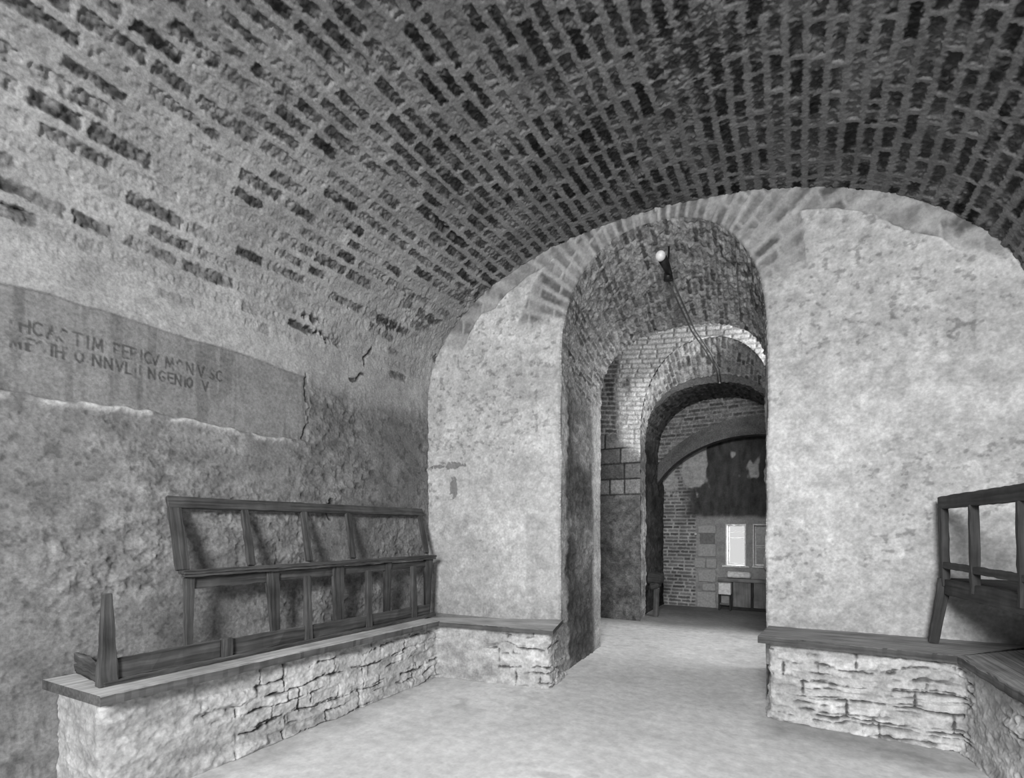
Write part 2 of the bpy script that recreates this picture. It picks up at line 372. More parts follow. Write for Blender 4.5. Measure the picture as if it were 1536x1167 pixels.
# ------------------------------------------------------------------ end wall
def end_wall(x0, x1, seed):
    xs = np.arange(x0, x1, .0055); zs = np.arange(0.3, 4.35, .0055)
    X, Z = np.meshgrid(xs, zs, indexing='ij')
    dd = door_d(X, Z)
    # snap the cells along the doorway outline onto it
    e = 1e-3
    gx = (door_d(X + e, Z) - dd) / e; gz = (door_d(X, Z + e) - dd) / e; g2 = np.clip(gx * gx + gz * gz, .5, 4)
    snap = np.abs(dd) < .0045
    X = np.where(snap, X - gx * dd / g2, X); Z = np.where(snap, Z - gz * dd / g2, Z)
    dd = np.where(snap, 0, dd)
    fc = (dd[:-1, :-1] + dd[1:, :-1] + dd[1:, 1:] + dd[:-1, 1:]) / 4
    mask = (fc > -.001) & (vault_f((X[:-1, :-1] + X[1:, 1:]) / 2, (Z[:-1, :-1] + Z[1:, 1:]) / 2) < 1.06)
    lo = fbm(X * 1.1, Z * 1.1, 4, seed); mid = fbm(X * 5, Z * 5, 4, seed + 1); hi = fbm(X * 20, Z * 20, 3, seed + 2); fine = fbm(X * 60, Z * 60, 2, seed + 3)
    rr = .035 * (.6 + .8 * fbm(Z * 2, X * 0, 2, 88))
    dc = np.clip(dd, 0, None); rnd = np.where(dc < rr, rr - np.sqrt(np.clip(rr * rr - (rr - dc) ** 2, 0, None)), 0)
    spots = .75 * ss(.58, .74, fbm(X * 24, Z * 27, 4, seed + 5)) * ss(.40, .62, fbm(X * 1.7, Z * 1.7, 3, seed + 6) + .08 * ss(2, 3, Z))
    scrape = ss(.56, .72, fbm(X * 4, Z * 9, 4, seed + 7))
    h = .012 * (lo - .5) + .007 * (mid - .5) + .003 * (hi - .5) - .003 * spots - .003 * scrape + .0012 * (fine - .5)
    t = .53 * (.80 + .40 * mid) * (.70 + .60 * lo) * (.80 + .40 * hi) * (1 - .5 * spots) * (1 - .10 * scrape) * (.84 + .32 * fine)
    # repaired grey patches
    def patch(cx, cz, a, b, p=2.5, jag=.1):
        return 1 - ss(.92, 1.02, (np.abs((X - cx) / a) ** p + np.abs((Z - cz) / b) ** p) ** (1 / p) + .25 * (fbm(X * 5, Z * 5, 2, seed + 9) - .5) + jag * (fbm(X * 26, Z * 26, 3, seed + 10) - .5))
    rp = np.maximum(patch(.13, 1.18, .17, .22), patch(1.2, 1.85, .3, .22)) if x0 > -1 else np.maximum(patch(-2.1, 1.1, .22, .42, 5), patch(-3.0, 1.0, .35, .3))
    t = mix(t, .42 * (.93 + .14 * mid), rp * (.75 if x0 > -1 else .45)); h = h + .003 * rp
    if x0 < -1:
        fl = np.maximum(patch(-3.2, 2.03, .16, .035, 1.6, 2.2), patch(-3.14, 1.79, .05, .09, 2.2, 1.6)); t = mix(t, .24, fl); h -= .006 * fl
        stain = ss(.45, .65, lo + .3 * (Z - 2.6)) * (1 - ss(.0, .5, np.abs(Z - 2.75))); t = t * (1 - .2 * stain)
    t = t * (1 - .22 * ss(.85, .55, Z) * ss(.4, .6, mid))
    # plaster fallen from the crown: voussoirs and ring bricks in view
    dv = (1 - vault_f(X, Z)) * 1.6
    n = .22 * (fbm(X * 2.4, Z * 2.4, 4, seed + 12) - .5) * 2
    ex = 1 - ss(-.01, .012, np.minimum(dv - .17 - n * .6, 9))
    if x0 > -1: ex = np.maximum(ex * ss(.25, .05, np.abs(X - .35) - .75 + n), (1 - ss(-.01, .01, dd - .30 - n)) * ss(3.45, 3.55, Z))
    else: ex = np.maximum(ex * ss(3.2, 3.4, Z + n), (1 - ss(-.01, .01, dd - .42 - n)) * ss(3.3, 3.5, Z + n * .5))
    ang = np.arctan2((Z - D_SPR) / D_RISE, (X - DC) / DH)
    db, ra, rb = bricks(ang * 1.0, dd, .085, .32, .03, .02, seed + 20, .006, .01)
    if x0 > -1:   # ring bricks following the vault outline further right
        a2 = np.arctan2(Z - VZ, X - CX); db2, ra2, rb2 = bricks(dv, a2 * 1.9, .085, .26, .035, .04, seed + 21, .008, .006)
        w = ss(-.05, .1, X - .0); db = mix(db, db2, w); rb = mix(rb, rb2, w)
    bmk = ss(-.010, .016, db) * (1 - .6 * ss(.4, .65, fbm(X * 9, Z * 9, 3, seed + 23)))
    tb = mix(.46 * (.7 + .6 * mid), .19 * (.4 + 1.1 * rb) * (.6 + .8 * hi), bmk * .85); hb = -.012 - .012 * bmk * (.5 + hi) + .012 * (mid - .5)
    t = mix(t, tb * .8, ex); h = mix(h, hb, ex)
    Yy = yw(X) - h + rnd
    return (np.stack([X, Yy, Z], -1), t, mask, False)
build('wall_end', [end_wall(XL - .05, DC + .012, 300), end_wall(DC, XR + .05, 340)], M['lime'], kind='structure')

# ------------------------------------------------------------------ archways behind: swept reveals
def arch_outline(u, xl, xr, spr, rise, n):
    """u in 0..1 from left floor over the crown to right floor; returns x, z, in-plane inward normal"""
    c, a = (xl + xr) / 2, (xr - xl) / 2
    t = np.linspace(math.pi, 0, 1500)
    X = np.concatenate([[xl], c + a * np.sign(np.cos(t)) * np.abs(np.cos(t)) ** (2 / n), [xr]]); Z = np.concatenate([[0], spr + rise * np.abs(np.sin(t)) ** (2 / n), [0]])
    # common parameter: jambs get fixed shares so two outlines can be lofted
    L = np.concatenate([[0], np.cumsum(np.hypot(np.diff(X), np.diff(Z)))])
    j0 = L[1]; j1 = L[-2]
    par = np.where(L <= j0, .32 * L / j0, np.where(L >= j1, .68 + .32 * (L - j1) / (L[-1] - j1), .32 + .36 * (L - j0) / (j1 - j0)))
    return np.interp(u, par, X), np.interp(u, par, Z)

def reveal(o0, y0, o1, y1, nu, nv, seed, hfun, yfun=None):
    """loft from outline o0 at y0 to o1 at y1; hfun(s, y, z, x)->(inward height, tone)"""
    u = np.linspace(0, 1, nu); v = np.linspace(0, 1, nv)
    x0, z0 = arch_outline(u, *o0); x1, z1 = arch_outline(u, *o1)
    X = x0[:, None] * (1 - v) + x1[:, None] * v; Z = z0[:, None] * (1 - v) + z1[:, None] * v
    Ya = (yfun(x0) if yfun else np.full(nu, y0))[:, None]; Yy = Ya * (1 - v) + y1 * v
    s0 = np.concatenate([[0], np.cumsum(np.hypot(np.diff(x0), np.diff(z0)))])
    S = np.repeat(s0[:, None], nv, 1)
    txx = np.gradient(X, axis=0); tzz = np.gradient(Z, axis=0); l = np.hypot(txx, tzz) + 1e-9
    nx, nz = tzz / l, -txx / l
    h, t = hfun(S, Yy, Z, X)
    h = h * ss(0, .03, v)[None, :] if yfun else h
    return (np.stack([X + nx * h, Yy, Z + nz * h], -1), t, None, True)

def rough_brick(seed, base=.2, rh=.075, rim_on=0.):
    def f(S, Y, Z, X):
        d, ra, rb = bricks(S, Y, rh, .17, .018, .02, seed, .016, .02)
        m = ss(-.006, .010, d); hi = fbm(S * 18, Y * 18, 3, seed + 1); mid = fbm(S * 4, Y * 4, 4, seed + 2); big = fbm(S * 1.2, Y * 1.2, 3, seed + 4)
        jamb = 1 - ss(2.55, 2.95, Z)
        chunk = fbm(S * 6, Y * 3, 4, seed + 3)
        hA = .010 * m + .034 * (hi - .5) + .02 * (mid - .5); hJ = .05 * (chunk - .5) + .03 * (hi - .5) + .03 * (mid - .5)
        t = mix(base * 1.35, base * (.35 + 1.1 * rb), m) * (.45 + 1.1 * hi)
        tj = base * .85 * (.35 + 1.3 * chunk) * (.45 + 1.1 * hi) * mix(1, .45, ss(.5, .65, big))
        w = np.linspace(0, 1, S.shape[1])[None, :] + .12 * (fbm(S * 3, Y * 0 + 3, 3, seed + 9) - .5)
        rim = np.maximum(1 - ss(.08, .16, w), ss(.72, .84, w)) * rim_on
        tj = mix(tj, base * 1.7 * (.6 + .8 * mid) * (.7 + .6 * hi), rim); hJ = mix(hJ, .02 * (mid - .5) + .014 * (hi - .5), rim)
        return mix(hA, hJ, jamb), mix(t, tj, jamb)
    return f

O_DOOR = (DL, DR, D_SPR, D_RISE, D_N); O_IN = (-2.02, -.25, 2.75, .80, 2.7)
build('wall_passage', [reveal(O_DOOR, 0, O_IN, 5.6, 1500, 170, 0, rough_brick(400, .22, .06, 1.), yfun=lambda x: yw(x) + .035)], M['soffit'], kind='structure')

def flat(axis, c, a0, a1, b0, b1, step, fun, hole=None, flip=False):
    """a wall patch; axis 'y': spans x,z at y=c facing -y; axis 'x': spans y,z at x=c"""
    A, B = np.meshgrid(np.arange(a0, a1 + step, step), np.arange(b0, b1 + step, step), indexing='ij')
    mask = None
    if hole is not None:
        d = hole(A, B); e = 1e-3; ga = (hole(A + e, B) - d) / e; gb = (hole(A, B + e) - d) / e; g2 = np.clip(ga * ga + gb * gb, .3, 4)
        sn = np.abs(d) < step * .8; A = np.where(sn, A - ga * d / g2, A); B = np.where(sn, B - gb * d / g2, B); d = np.where(sn, 0, d)
        mask = (d[:-1, :-1] + d[1:, :-1] + d[1:, 1:] + d[:-1, 1:]) / 4 > -1e-4
    h, t = fun(A, B)
    if axis == 'y': Pp = np.stack([A, c - h, B], -1)
    else: Pp = np.stack([c + h * (-1 if flip else 1), A, B], -1)
    return (Pp, t, mask, flip if axis == 'y' else not flip)

def arch_hole(xl, xr, spr, rise, n):
    c, a = (xl + xr) / 2, (xr - xl) / 2
    def f(x, z):
        g = ((np.abs((x - c) / a) ** n + np.maximum((z - spr) / rise, 0) ** n) ** (1 / n) - 1) * (a * .5 + rise * .5)
        return np.where(z < spr, np.abs(x - c) - a, g)
    return f

def rect_hole(x0, x1, z0, z1):
    return lambda x, z: np.maximum(np.abs(x - (x0 + x1) / 2) - (x1 - x0) / 2, np.abs(z - (z0 + z1) / 2) - (z1 - z0) / 2)

# back of the end wall, closing the cross chamber
plainf = lambda seed, t0: (lambda a, b: (.02 * (fbm(a * 4, b * 4, 3, seed) - .5), t0 * (.7 + .6 * fbm(a * 5, b * 5, 4, seed + 1))))
hin = arch_hole(*O_IN)
build('wall_chamber_near', [flat('y', 5.6, -2.8, 1.3, 0, 4.7, .02, plainf(500, .3), hole=hin, flip=True)], M['soffit'], kind='structure')

# second wall with its arch: stone blocks below, limewashed brick above, its lit patch put into the colour
O2F = (-2.05, -.25, 2.75, 1.28, 2.2); O2B = (-2.11, -.25, 2.72, .92, 2.3)
def wall2(x, z):
    hi = fbm(x * 20, z * 20, 3, 511); mid = fbm(x * 5, z * 5, 4, 512)
    d, ra, rb = bricks(z, x, .235, .40, .018, .018, 513, .004, .006); st = ss(-.002, .008, d)
    d2, rc, rd = bricks(z + .12 * x, x, .07, .22, .02, .02, 514, .006, .01); br = ss(-.002, .007, d2)
    up = ss(2.75, 2.85, z)
    lit_wash = ss(.32, .52, fbm(x * 3.1 + 13, z * 2.0, 3, 517) + .14 * ss(2.7, 3.1, z)) * ss(2.55, 2.8, z + .9 * (x + 2.3)) * ss(-2.46, -2.30, x + .12 * (mid - .5))  # bright patch of light painted into the limewash, faded out at the left
    ts = .20 * (.6 + .8 * ra) * (.6 + .8 * mid); ts = mix(.04, ts, st)
    ts = mix(ts, .13 * (.3 + 1.4 * hi) * (.5 + mid), (1 - ss(1.75, 1.95, z)))
    tb = mix(.30, .09 * (.5 + rd), br * .9) * (.6 + .8 * hi)
    t = mix(mix(ts, tb, up), .80 * (.85 + .3 * hi) * (.6 + .4 * br), lit_wash)
    h = mix(.010 * st * (z > 1.9), .010 * br, up) + .012 * (mid - .5) + .008 * (hi - .5)
    return h, t
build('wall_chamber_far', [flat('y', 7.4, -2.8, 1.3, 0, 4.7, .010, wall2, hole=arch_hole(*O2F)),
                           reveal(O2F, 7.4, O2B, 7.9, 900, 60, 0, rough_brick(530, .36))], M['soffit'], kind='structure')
# side walls and roof of the cross chamber (the roof is open to daylight on the right)
wr = rect_hole(5.85, 7.15, 2.5, 4.1)
build('wall_chamber_side', [flat('x', -2.78, 5.55, 7.45, 0, 4.7, .03, plainf(540, .35)),
                            flat('x', 1.25, 5.55, 7.45, 0, 4.7, .03, plainf(545, .4), hole=wr, flip=True)], M['soffit'], kind='structure')
xs, ys = np.meshgrid(np.linspace(-2.85, 1.35, 60), np.linspace(5.5, 7.5, 30), indexing='ij')
build('ceiling_chamber', [(np.stack([xs, ys, 4.55 - .12 * ((xs + .7) / 2) ** 2], -1), .3 + 0 * xs, None, True)], M['soffit'], kind='structure')

# inner vault beyond the second arch
O3 = (-2.14, -.22, 2.62, .90, 2.3)
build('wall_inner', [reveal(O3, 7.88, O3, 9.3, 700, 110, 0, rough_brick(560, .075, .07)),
                     flat('y', 7.92, -2.6, .3, 0, 4.2, .02, plainf(565, .15), hole=arch_hole(*O3))], M['soffit'], kind='structure')
# rib arch and the masonry above it
R3 = (-2.45, 1.05, 1.5, 1.63, 2.0)
def wall3(x, z):
    hi = fbm(x * 22, z * 22, 3, 571); d, ra, rb = bricks(z, x, .065, .2, .018, .018, 572, .004, .006); b = ss(-.002, .006, d)
    return .008 * b, mix(.3, .17 * (.5 + rb), b) * (.6 + .8 * hi)
hole3 = arch_hole(*R3)
build('wall_rib', [flat('y', 8.86, -2.25, -.1, 1.0, 3.7, .012, wall3, hole=hole3)], M['soffit'], kind='structure')
def ribf(seed):
    def f(S, Y, Z, X):
        hi = fbm(S * 18, Y * 18, 3, seed); return .006 * (hi - .5), .10 * (.6 + .8 * hi)
    return f
R3o = (R3[0] - .02, R3[1] + .02, R3[2], R3[3] + .02, R3[4]); R3u = (-2.34, .94, 1.5, 1.36, 2.0)
u_ = np.linspace(0, 1, 500); xo, zo = arch_outline(u_, *R3o); xi, zi = arch_outline(u_, *R3u)
vv = np.linspace(0, 1, 10)
facep = np.stack([xo[:, None] * (1 - vv) + xi[:, None] * vv, np.full((500, 10), 8.80), zo[:, None] * (1 - vv) + zi[:, None] * vv], -1)
fh = .14 * (.6 + .8 * fbm(u_[:, None] * 60 + 0 * vv, vv * 3 + 0 * u_[:, None], 3, 580))
okm = (facep[:-1, :-1, 0] > -2.16) & (facep[:-1, :-1, 0] < -.2)
rp = reveal(R3u, 8.80, R3u, 9.0, 500, 16, 0, ribf(581)); rq = reveal(R3o, 8.86, R3o, 8.80, 500, 6, 0, ribf(582))
msk = lambda q: (q[0], q[1], (q[0][:-1, :-1, 0] > -2.16) & (q[0][:-1, :-1, 0] < -.2), q[3])
build('trim_1', [(facep, fh, okm, False), msk(rp), msk(rq)], M['soffit'], kind='structure')

# far wall with the window
W1 = rect_hole(-1.09, -.79, .73, 1.43)
W2 = rect_hole(-.67, -.35, .74, 1.43)
def backwall(x, z):
    hi = fbm(x * 25, z * 25, 3, 601); mid = fbm(x * 6, z * 6, 4, 602); lo = fbm(x * 2, z * 2, 3, 603)
    d, ra, rb = bricks(z, x, .062, .19, .02, .02, 604, .006, .01); b = ss(-.002, .006, d)
    tb = mix(.42, .16 * (.5 + rb), b) * (.6 + .8 * mid); hb = .012 * b
    tp = .34 * (.8 + .4 * mid) * (.9 + .2 * hi); hp = .006 * (mid - .5)
    inq = ss(-1.60, -1.57, x + .02 * (lo - .5))
    t = mix(tb, tp, inq); h = mix(hb, hp, inq)
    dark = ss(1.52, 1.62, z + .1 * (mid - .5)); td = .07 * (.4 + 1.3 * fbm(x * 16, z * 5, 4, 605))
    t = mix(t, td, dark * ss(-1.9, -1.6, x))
    pale = ss(.38, .50, fbm(x * 6, z * 3, 3, 606) + .16 * ss(2.0, 2.3, z) - .45 * ss(-1.5, -1.25, x)) * ss(1.9, 2.1, z + .4 * (hi - .5)); t = mix(t, .5 * (.7 + .6 * hi), pale * .85)
    return h, t
def wall_hole(x, z): return np.minimum(W1(x, z), W2(x, z))
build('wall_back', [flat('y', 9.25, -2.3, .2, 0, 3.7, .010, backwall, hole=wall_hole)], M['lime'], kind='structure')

# ------------------------------------------------------------------ wall behind the camera with the daylight openings
FO = rect_hole(-.5, 1.08, 2.4, 3.65)
build('wall_front', [flat('y', -3.1, -3.5, 1.4, 0, 4.3, .05, plainf(620, .12), hole=FO, flip=True)], M['lime'], kind='structure')

# ------------------------------------------------------------------ floor
xs = np.arange(-3.5, 1.45, .014); ys = np.concatenate([np.arange(-3.2, .8, .08), np.arange(.8, 9.4, .014)])
X, Y = np.meshgrid(xs, ys, indexing='ij')
lo = fbm(X * .8, Y * .8, 4, 701); mid = fbm(X * 3.5, Y * 3.5, 4, 702); hi = fbm(X * 16, Y * 16, 3, 703)
t = .80 * (.86 + .28 * mid) * (.85 + .3 * lo) * (.95 + .1 * hi)
t = np.where(Y < .3, t * .35, t)  # unseen floor behind the camera darkened to cut bounced light
t *= 1 - .16 * ss(.55, .75, fbm(X * 9, Y * 9, 3, 704)) * ss(.5, .6, lo)
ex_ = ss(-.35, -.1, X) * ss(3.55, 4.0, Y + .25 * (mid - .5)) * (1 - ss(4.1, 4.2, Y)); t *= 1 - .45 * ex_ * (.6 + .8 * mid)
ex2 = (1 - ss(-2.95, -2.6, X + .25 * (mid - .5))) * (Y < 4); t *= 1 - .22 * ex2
far_tone = ss(6.9, 7.6, Y); t = mix(t, .26 * (.8 + .4 * mid), far_tone)  # floor tone gets darker from the second arch onward
h = .010 * (lo - .5) + .006 * (mid - .5) + .0015 * (hi - .5)
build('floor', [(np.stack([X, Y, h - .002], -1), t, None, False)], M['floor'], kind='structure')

# ------------------------------------------------------------------ stone benches built of rubble
def bench_base(name, pts, tops, seed, plain, courses, slen=.34):
    pts = np.array(pts, float); seg = np.hypot(*np.diff(pts, axis=0).T); L = np.concatenate([[0], np.cumsum(seg)])
    s = np.arange(0, L[-1], .0055); x = np.interp(s, L, pts[:, 0]); y = np.interp(s, L, pts[:, 1])
    k = 9; pad = lambda a: np.convolve(np.pad(a, k, 'edge'), np.ones(2 * k + 1) / (2 * k + 1), 'valid')
    x = pad(x); y = pad(y)
    tx = np.gradient(x); ty = np.gradient(y); l = np.hypot(tx, ty); nx, ny = ty / l, -tx / l
    top = np.interp(s, L, tops); v = np.linspace(0, 1, 104)
    Sg = np.repeat(s[:, None], len(v), 1); Z = top[:, None] * v
    n1 = fbm(Sg * 2.2, Z * 5, 3, seed); mid = fbm(Sg * 6, Z * 8, 4, seed + 1); hi = fbm(Sg * 22, Z * 28, 3, seed + 2); fine = fbm(Sg * 60, Z * 60, 2, seed + 3)
    zz = Z + .06 * (n1 - .5) * 2 + .035 * (mid - .5)
    d, ra, rb = bricks(zz, Sg, courses, slen, .004, .003, seed + 4, .004, .01)
    d2, rc, rd = bricks(zz + .03, Sg, courses * 2.1, .6, .004, .003, seed + 6, .004, .01)
    pl = plain(Sg, Z, n1)
    show = ss(.44, .62, fbm(Sg * 4.2, Z * 9, 3, seed + 8))
    jag = .020 * (hi - .5) + .006 * (fine - .5)
    d = d + jag; d2 = d2 + jag
    cr = np.maximum((1 - ss(-.002, .006, d)) * show * .9, (1 - ss(-.001, .009, d2)) * ss(.46, .54, mid)) * (1 - pl)
    h = (1 - pl) * (.030 * (ra - .5) + .012 * (rc - .5)) * ss(-.002, .02, d) + .02 * (mid - .5) + .018 * (hi - .5) + .005 * (fine - .5) - .030 * cr
    h += .02 * (1 - ss(0, .10, Z)) * (.4 + n1)                   # dusty fillet at the floor
    t = .55 * (.55 + .7 * mid) * (.84 + .30 * ra) * (.7 + .6 * hi) * (1 - .8 * cr)
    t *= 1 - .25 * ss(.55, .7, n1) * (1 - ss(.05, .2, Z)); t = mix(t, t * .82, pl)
    P = np.stack([x[:, None] + nx[:, None] * h, y[:, None] + ny[:, None] * h, Z], -1)
    # flat top reaching back to the wall (under the boards)
    inner = np.stack([x - nx * .5, y - ny * .5], -1)
    tv = np.linspace(0, 1, 6)
    Pt = np.stack([x[:, None] - nx[:, None] * .5 * tv, y[:, None] - ny[:, None] * .5 * tv, np.repeat(top[:, None] - .0, 6, 1)], -1)
    return P, t, Pt, s, L

plainL = lambda s, z, n: np.maximum(1 - ss(1.05, 1.3, s + .8 * (n - .5) + .5 * z), ss(3.12, 3.2, s) * (1 - ss(3.6, 3.75, s + .6 * (n - .5)))) * 1.0
PL = [(-3.46, 1.13), (-2.965, 1.13), (-2.955, 3.74), (-1.88, 3.93), (-1.93, 4.37)]
P, t, Pt, s, L = bench_base('a', PL, [.55, .55, .487, .487, .487], 800, plainL, .085)
def ledge_top(poly, zs):
    Pq = np.array([[(*poly[0], zs[0]), (*poly[3], zs[3])], [(*poly[1], zs[1]), (*poly[2], zs[2])]], float)
    return (Pq, np.full((2, 2), .4), None, False)
tag(build('stone_bench', [(P, t, None, False), ledge_top([(-3.46, 1.14), (-2.975, 1.14), (-2.965, 3.74), (-3.46, 3.74)], [.548, .548, .487, .487]), ledge_top([(-3.46, 3.74), (-2.965, 3.74), (-1.89, 3.93), (-1.94, 4.4)], [.487] * 4), ledge_top([(-3.46, 3.7), (-2.7, 3.74), (-1.94, 4.4), (-3.46, 4.25)], [.486] * 4)], M['stone']),
    'whitewashed rubble stone bench base running along the left wall and round to the doorway', 'stone bench')
PR = [(-.17, 4.5), (-.20, 4.12), (.88, 4.10), (1.02, 3.1), (1.12, 1.9)]
P, t, Pt, s, L = bench_base('b', PR, [.556] * 5, 850, lambda s, z, n: ss(1.5, 1.65, s) * (1 - ss(1.9, 2.1, s + .5 * (n - .5))), .058, .62)
tag(build('stone_bench', [(P, t, None, False), ledge_top([(-.16, 4.55), (-.21, 4.11), (.85, 4.08), (1.37, 4.65)], [.556] * 4), ledge_top([(1.37, 4.65), (.85, 4.08), (1.09, 1.9), (1.37, 1.9)], [.556] * 4)], M['stone']),
    'pale coursed stone bench base right of the doorway, turning along the right wall', 'stone bench')

# bench boards
o = Wood().slab((-3.44, 1.06, .600), (-3.44, 3.72, .540), (-2.86, 1.09, .600), (-2.86, 3.66, .540), .05, 80).make('bench_board', M['plank'])
tag(o, 'long thick wooden seat board on the stone bench along the left wall', 'bench board')
o = Wood().slab((-3.40, 3.67, .528), (-1.93, 4.33, .528), (-2.87, 3.645, .528), (-1.80, 3.83, .528), .034, 40).make('bench_board', M['plank'])
tag(o, 'short weathered seat board on the stone bench left of the doorway', 'bench board')
o = Wood().slab((-.215, 4.50, .61), (1.36, 4.62, .61), (-.265, 4.035, .61), (.84, 4.03, .61), .05, 44, wear=.006).make('bench_board', M['plank_r'])
tag(o, 'split grey seat board on the stone bench right of the doorway', 'bench board')
o = Wood().slab((1.36, 4.55, .608), (1.36, 1.8, .608), (.84, 4.03, .608), (1.06, 1.8, .608), .05, 50, wear=.006).make('bench_board', M['plank_r'])
tag(o, 'seat board along the right wall beneath the dark settle', 'bench board')

# ------------------------------------------------------------------ left settle frame leaning on the wall
wd = M['wood']
zt_ = lambda y: .600 - .06 * (y - 1.09) / 2.57               # top of the long board
st = thing('settle', 'open wooden settle frame of four bays leaning against the left wall', 'settle', (-3.3, 2.85, .56))
XT, XM, XLg = -3.395, -3.235, -3.245                          # top rail, middle rail, legs (x)
Wood().beam((XT, 1.635, 1.552), (XT, 4.06, 1.545), .03, .075, up=(-.16, 0, .42)).make('top_rail', wd, st)
ups = [(1.675, 1.65, .075), (2.13, 2.09, .05), (2.615, 2.555, .05), (3.06, 2.99, .05), (4.01, 3.94, .055)]
for yt, yb, w in ups:
    Wood().beam((XM - .01, yb, 1.135), (XT + .004, yt, 1.52), w, .03, up=(1, 0, .3)).make('stile', wd, st)
o = Wood()
o.beam((XM + .022, 1.625, 1.125), (XM + .022, 4.02, 1.103), .075, .022, up=(0, 0, 1)).beam((XM + .03, 1.63, 1.104), (XM + .03, 4.015, 1.083), .05, .016, up=(0, 0, 1))
o.make('ledge_moulding', wd, st)
Wood().beam((XLg, 1.66, 1.055), (XLg, 4.0, 1.030), .028, .075, up=(0, 0, 1), h1=.06).make('seat_rail', wd, st)
for y0, y1, w0, w1 in [(1.68, 1.683, .055, .04), (2.235, 2.275, .10, .055), (2.815, 2.84, .11, .07), (3.385, 3.385, .07, .06), (3.955, 3.955, .11, .06)]:
    Wood().beam((XLg + .012, y0, 1.09), (XLg - .005, y1, zt_(y1) + .001), w0, .04, up=(1, 0, 0), w1=w1, h1=.035).make('leg', wd, st)

# ------------------------------------------------------------------ broken front frame lying on the long board
bf = thing('broken_bench', 'low broken bench front with upright posts standing on the long left seat board', 'bench', (-3.08, 2.5, .56))
fx = lambda y: -3.045 - .02 * (y - 1.17)
def fp(y, z, dx=0): return (fx(y) + dx, y, zt_(y) + z)
Wood().beam(fp(1.16, .013, .012), fp(3.86, .013, .012), .06, .024).make('base_rail', wd, bf)
for (a, b, hh) in ((1.22, 1.765, .105), (1.835, 2.37, .10), (2.43, 3.80, .095)):
    Wood().beam(fp(a, .024 + hh / 2), fp(b, .024 + hh / 2), .026, hh, wear=.003).make('front_board', wd, bf)
Wood().beam(fp(1.185, .001, .012), (fx(1.185) + .012, 1.185, 1.062), .085, .05, up=(1, 0, 0), w1=.036, h1=.03).make('post', wd, bf)
Wood().beam(fp(1.80, .022, .01), fp(1.80, .135, .01), .065, .045, up=(1, 0, 0)).make('post', wd, bf)
Wood().beam(fp(2.395, .02, .012), (fx(2.4) - .03, 2.425, 1.045), .065, .04, up=(1, 0, 0), w1=.045, h1=.03).make('post', wd, bf)
Wood().beam(fp(2.99, .02, .012), (fx(3) - .03, 3.03, 1.035), .06, .04, up=(1, 0, 0), w1=.05, h1=.03).make('post', wd, bf)
Wood().beam(fp(3.56, .02, .012), (fx(3.5) - .03, 3.60, 1.03), .07, .04, up=(1, 0, 0), w1=.055, h1=.03).make('post', wd, bf)
Wood().beam((-3.07, 1.175, .675), (-3.43, 1.20, .69), .028, .045, wear=.005).make('end_rail', wd, bf)
Wood().beam((-3.07, 1.18, .628), (-3.42, 1.20, .632), .026, .05, wear=.006).make('end_rail', wd, bf)

# ------------------------------------------------------------------ right settle
dk = M['dark']
rs = thing('settle', 'dark open settle frame with splayed leg at the right edge', 'settle', (.95, 3.3, .61))
def rx(y, z): return .835 + .105 * (4.42 - y) + .02 * (1.6 - z)
def rp_(y, z, dx=0): return (rx(y, z) + dx, y, z)
YE = 2.35
Wood().beam(rp_(4.43, 1.562), rp_(YE, 1.572), .04, .085).make('top_rail', dk, rs)
Wood().beam(rp_(4.41, 1.142), rp_(YE, 1.15), .04, .04).make('lower_rail', dk, rs)
Wood().beam(rp_(4.40, .995, .012), rp_(YE, 1.04, .012), .05, .10).make('seat_rail', dk, rs)
for y in (4.395, 3.93, 3.38, 2.85):
    Wood().beam(rp_(y, 1.0), rp_(y, 1.53), .062 if y > 4.2 else .048, .045, up=(1, 0, 0)).make('stile', dk, rs)
Wood().slab((1.34, 4.40, 1.055), (1.34, YE, 1.085), (rx(4.4, 1) + .03, 4.40, 1.055), (rx(YE, 1) + .03, YE, 1.085), .022, 30).make('seat_board', dk, rs)
Wood().beam((.785, 4.39, .609), (rx(4.39, 1.03), 4.40, 1.05), .05, .05, up=(0, 1, 0), w1=.07).make('leg', dk, rs)
Wood().beam((rx(2.7, .6) - .05, 2.7, .607), (rx(2.7, 1), 2.7, 1.0), .05, .05, up=(0, 1, 0)).make('leg', dk, rs)
Wood().beam((1.3, 4.36, .607), (1.3, 4.36, 1.04), .05, .05, up=(0, 1, 0)).make('leg', dk, rs)
Wood().beam((1.3, 2.7, .607), (1.3, 2.7, 1.06), .05, .05, up=(0, 1, 0)).make('leg', dk, rs)

# ------------------------------------------------------------------ lamp on a conduit under the passage crown
lp = thing('ceiling_lamp', 'white globe bulb in a dark socket on a conduit under the passage arch', 'lamp', (-1.06, 4.55, 3.75))
pts = [(-1.053, 4.50, 3.765), (-1.043, 4.60, 3.745), (-1.03, 4.75, 3.675)]
Wood().tube(pts, [.04, .036, .022], 14).make('socket', M['iron'], lp, True)
pts2 = [(-1.045, 4.72, 3.69), (-1.02, 5.1, 3.60), (-.985, 5.6, 3.485), (-.97, 6.4, 3.52), (-1.0, 7.55, 3.61), (-1.02, 7.9, 3.5)]
cw = Wood()
for dx in (-.018, .018): cw.tube([(p[0] + dx, p[1], p[2]) for p in pts2], .008, 8)
cw.make('conduit', M['pipe'], lp, True)
Wood().tube([(-1.05, 4.70, 3.655), (-1.045, 4.70, 3.72)], .038, 12).make('junction_box', M['iron'], lp, True)
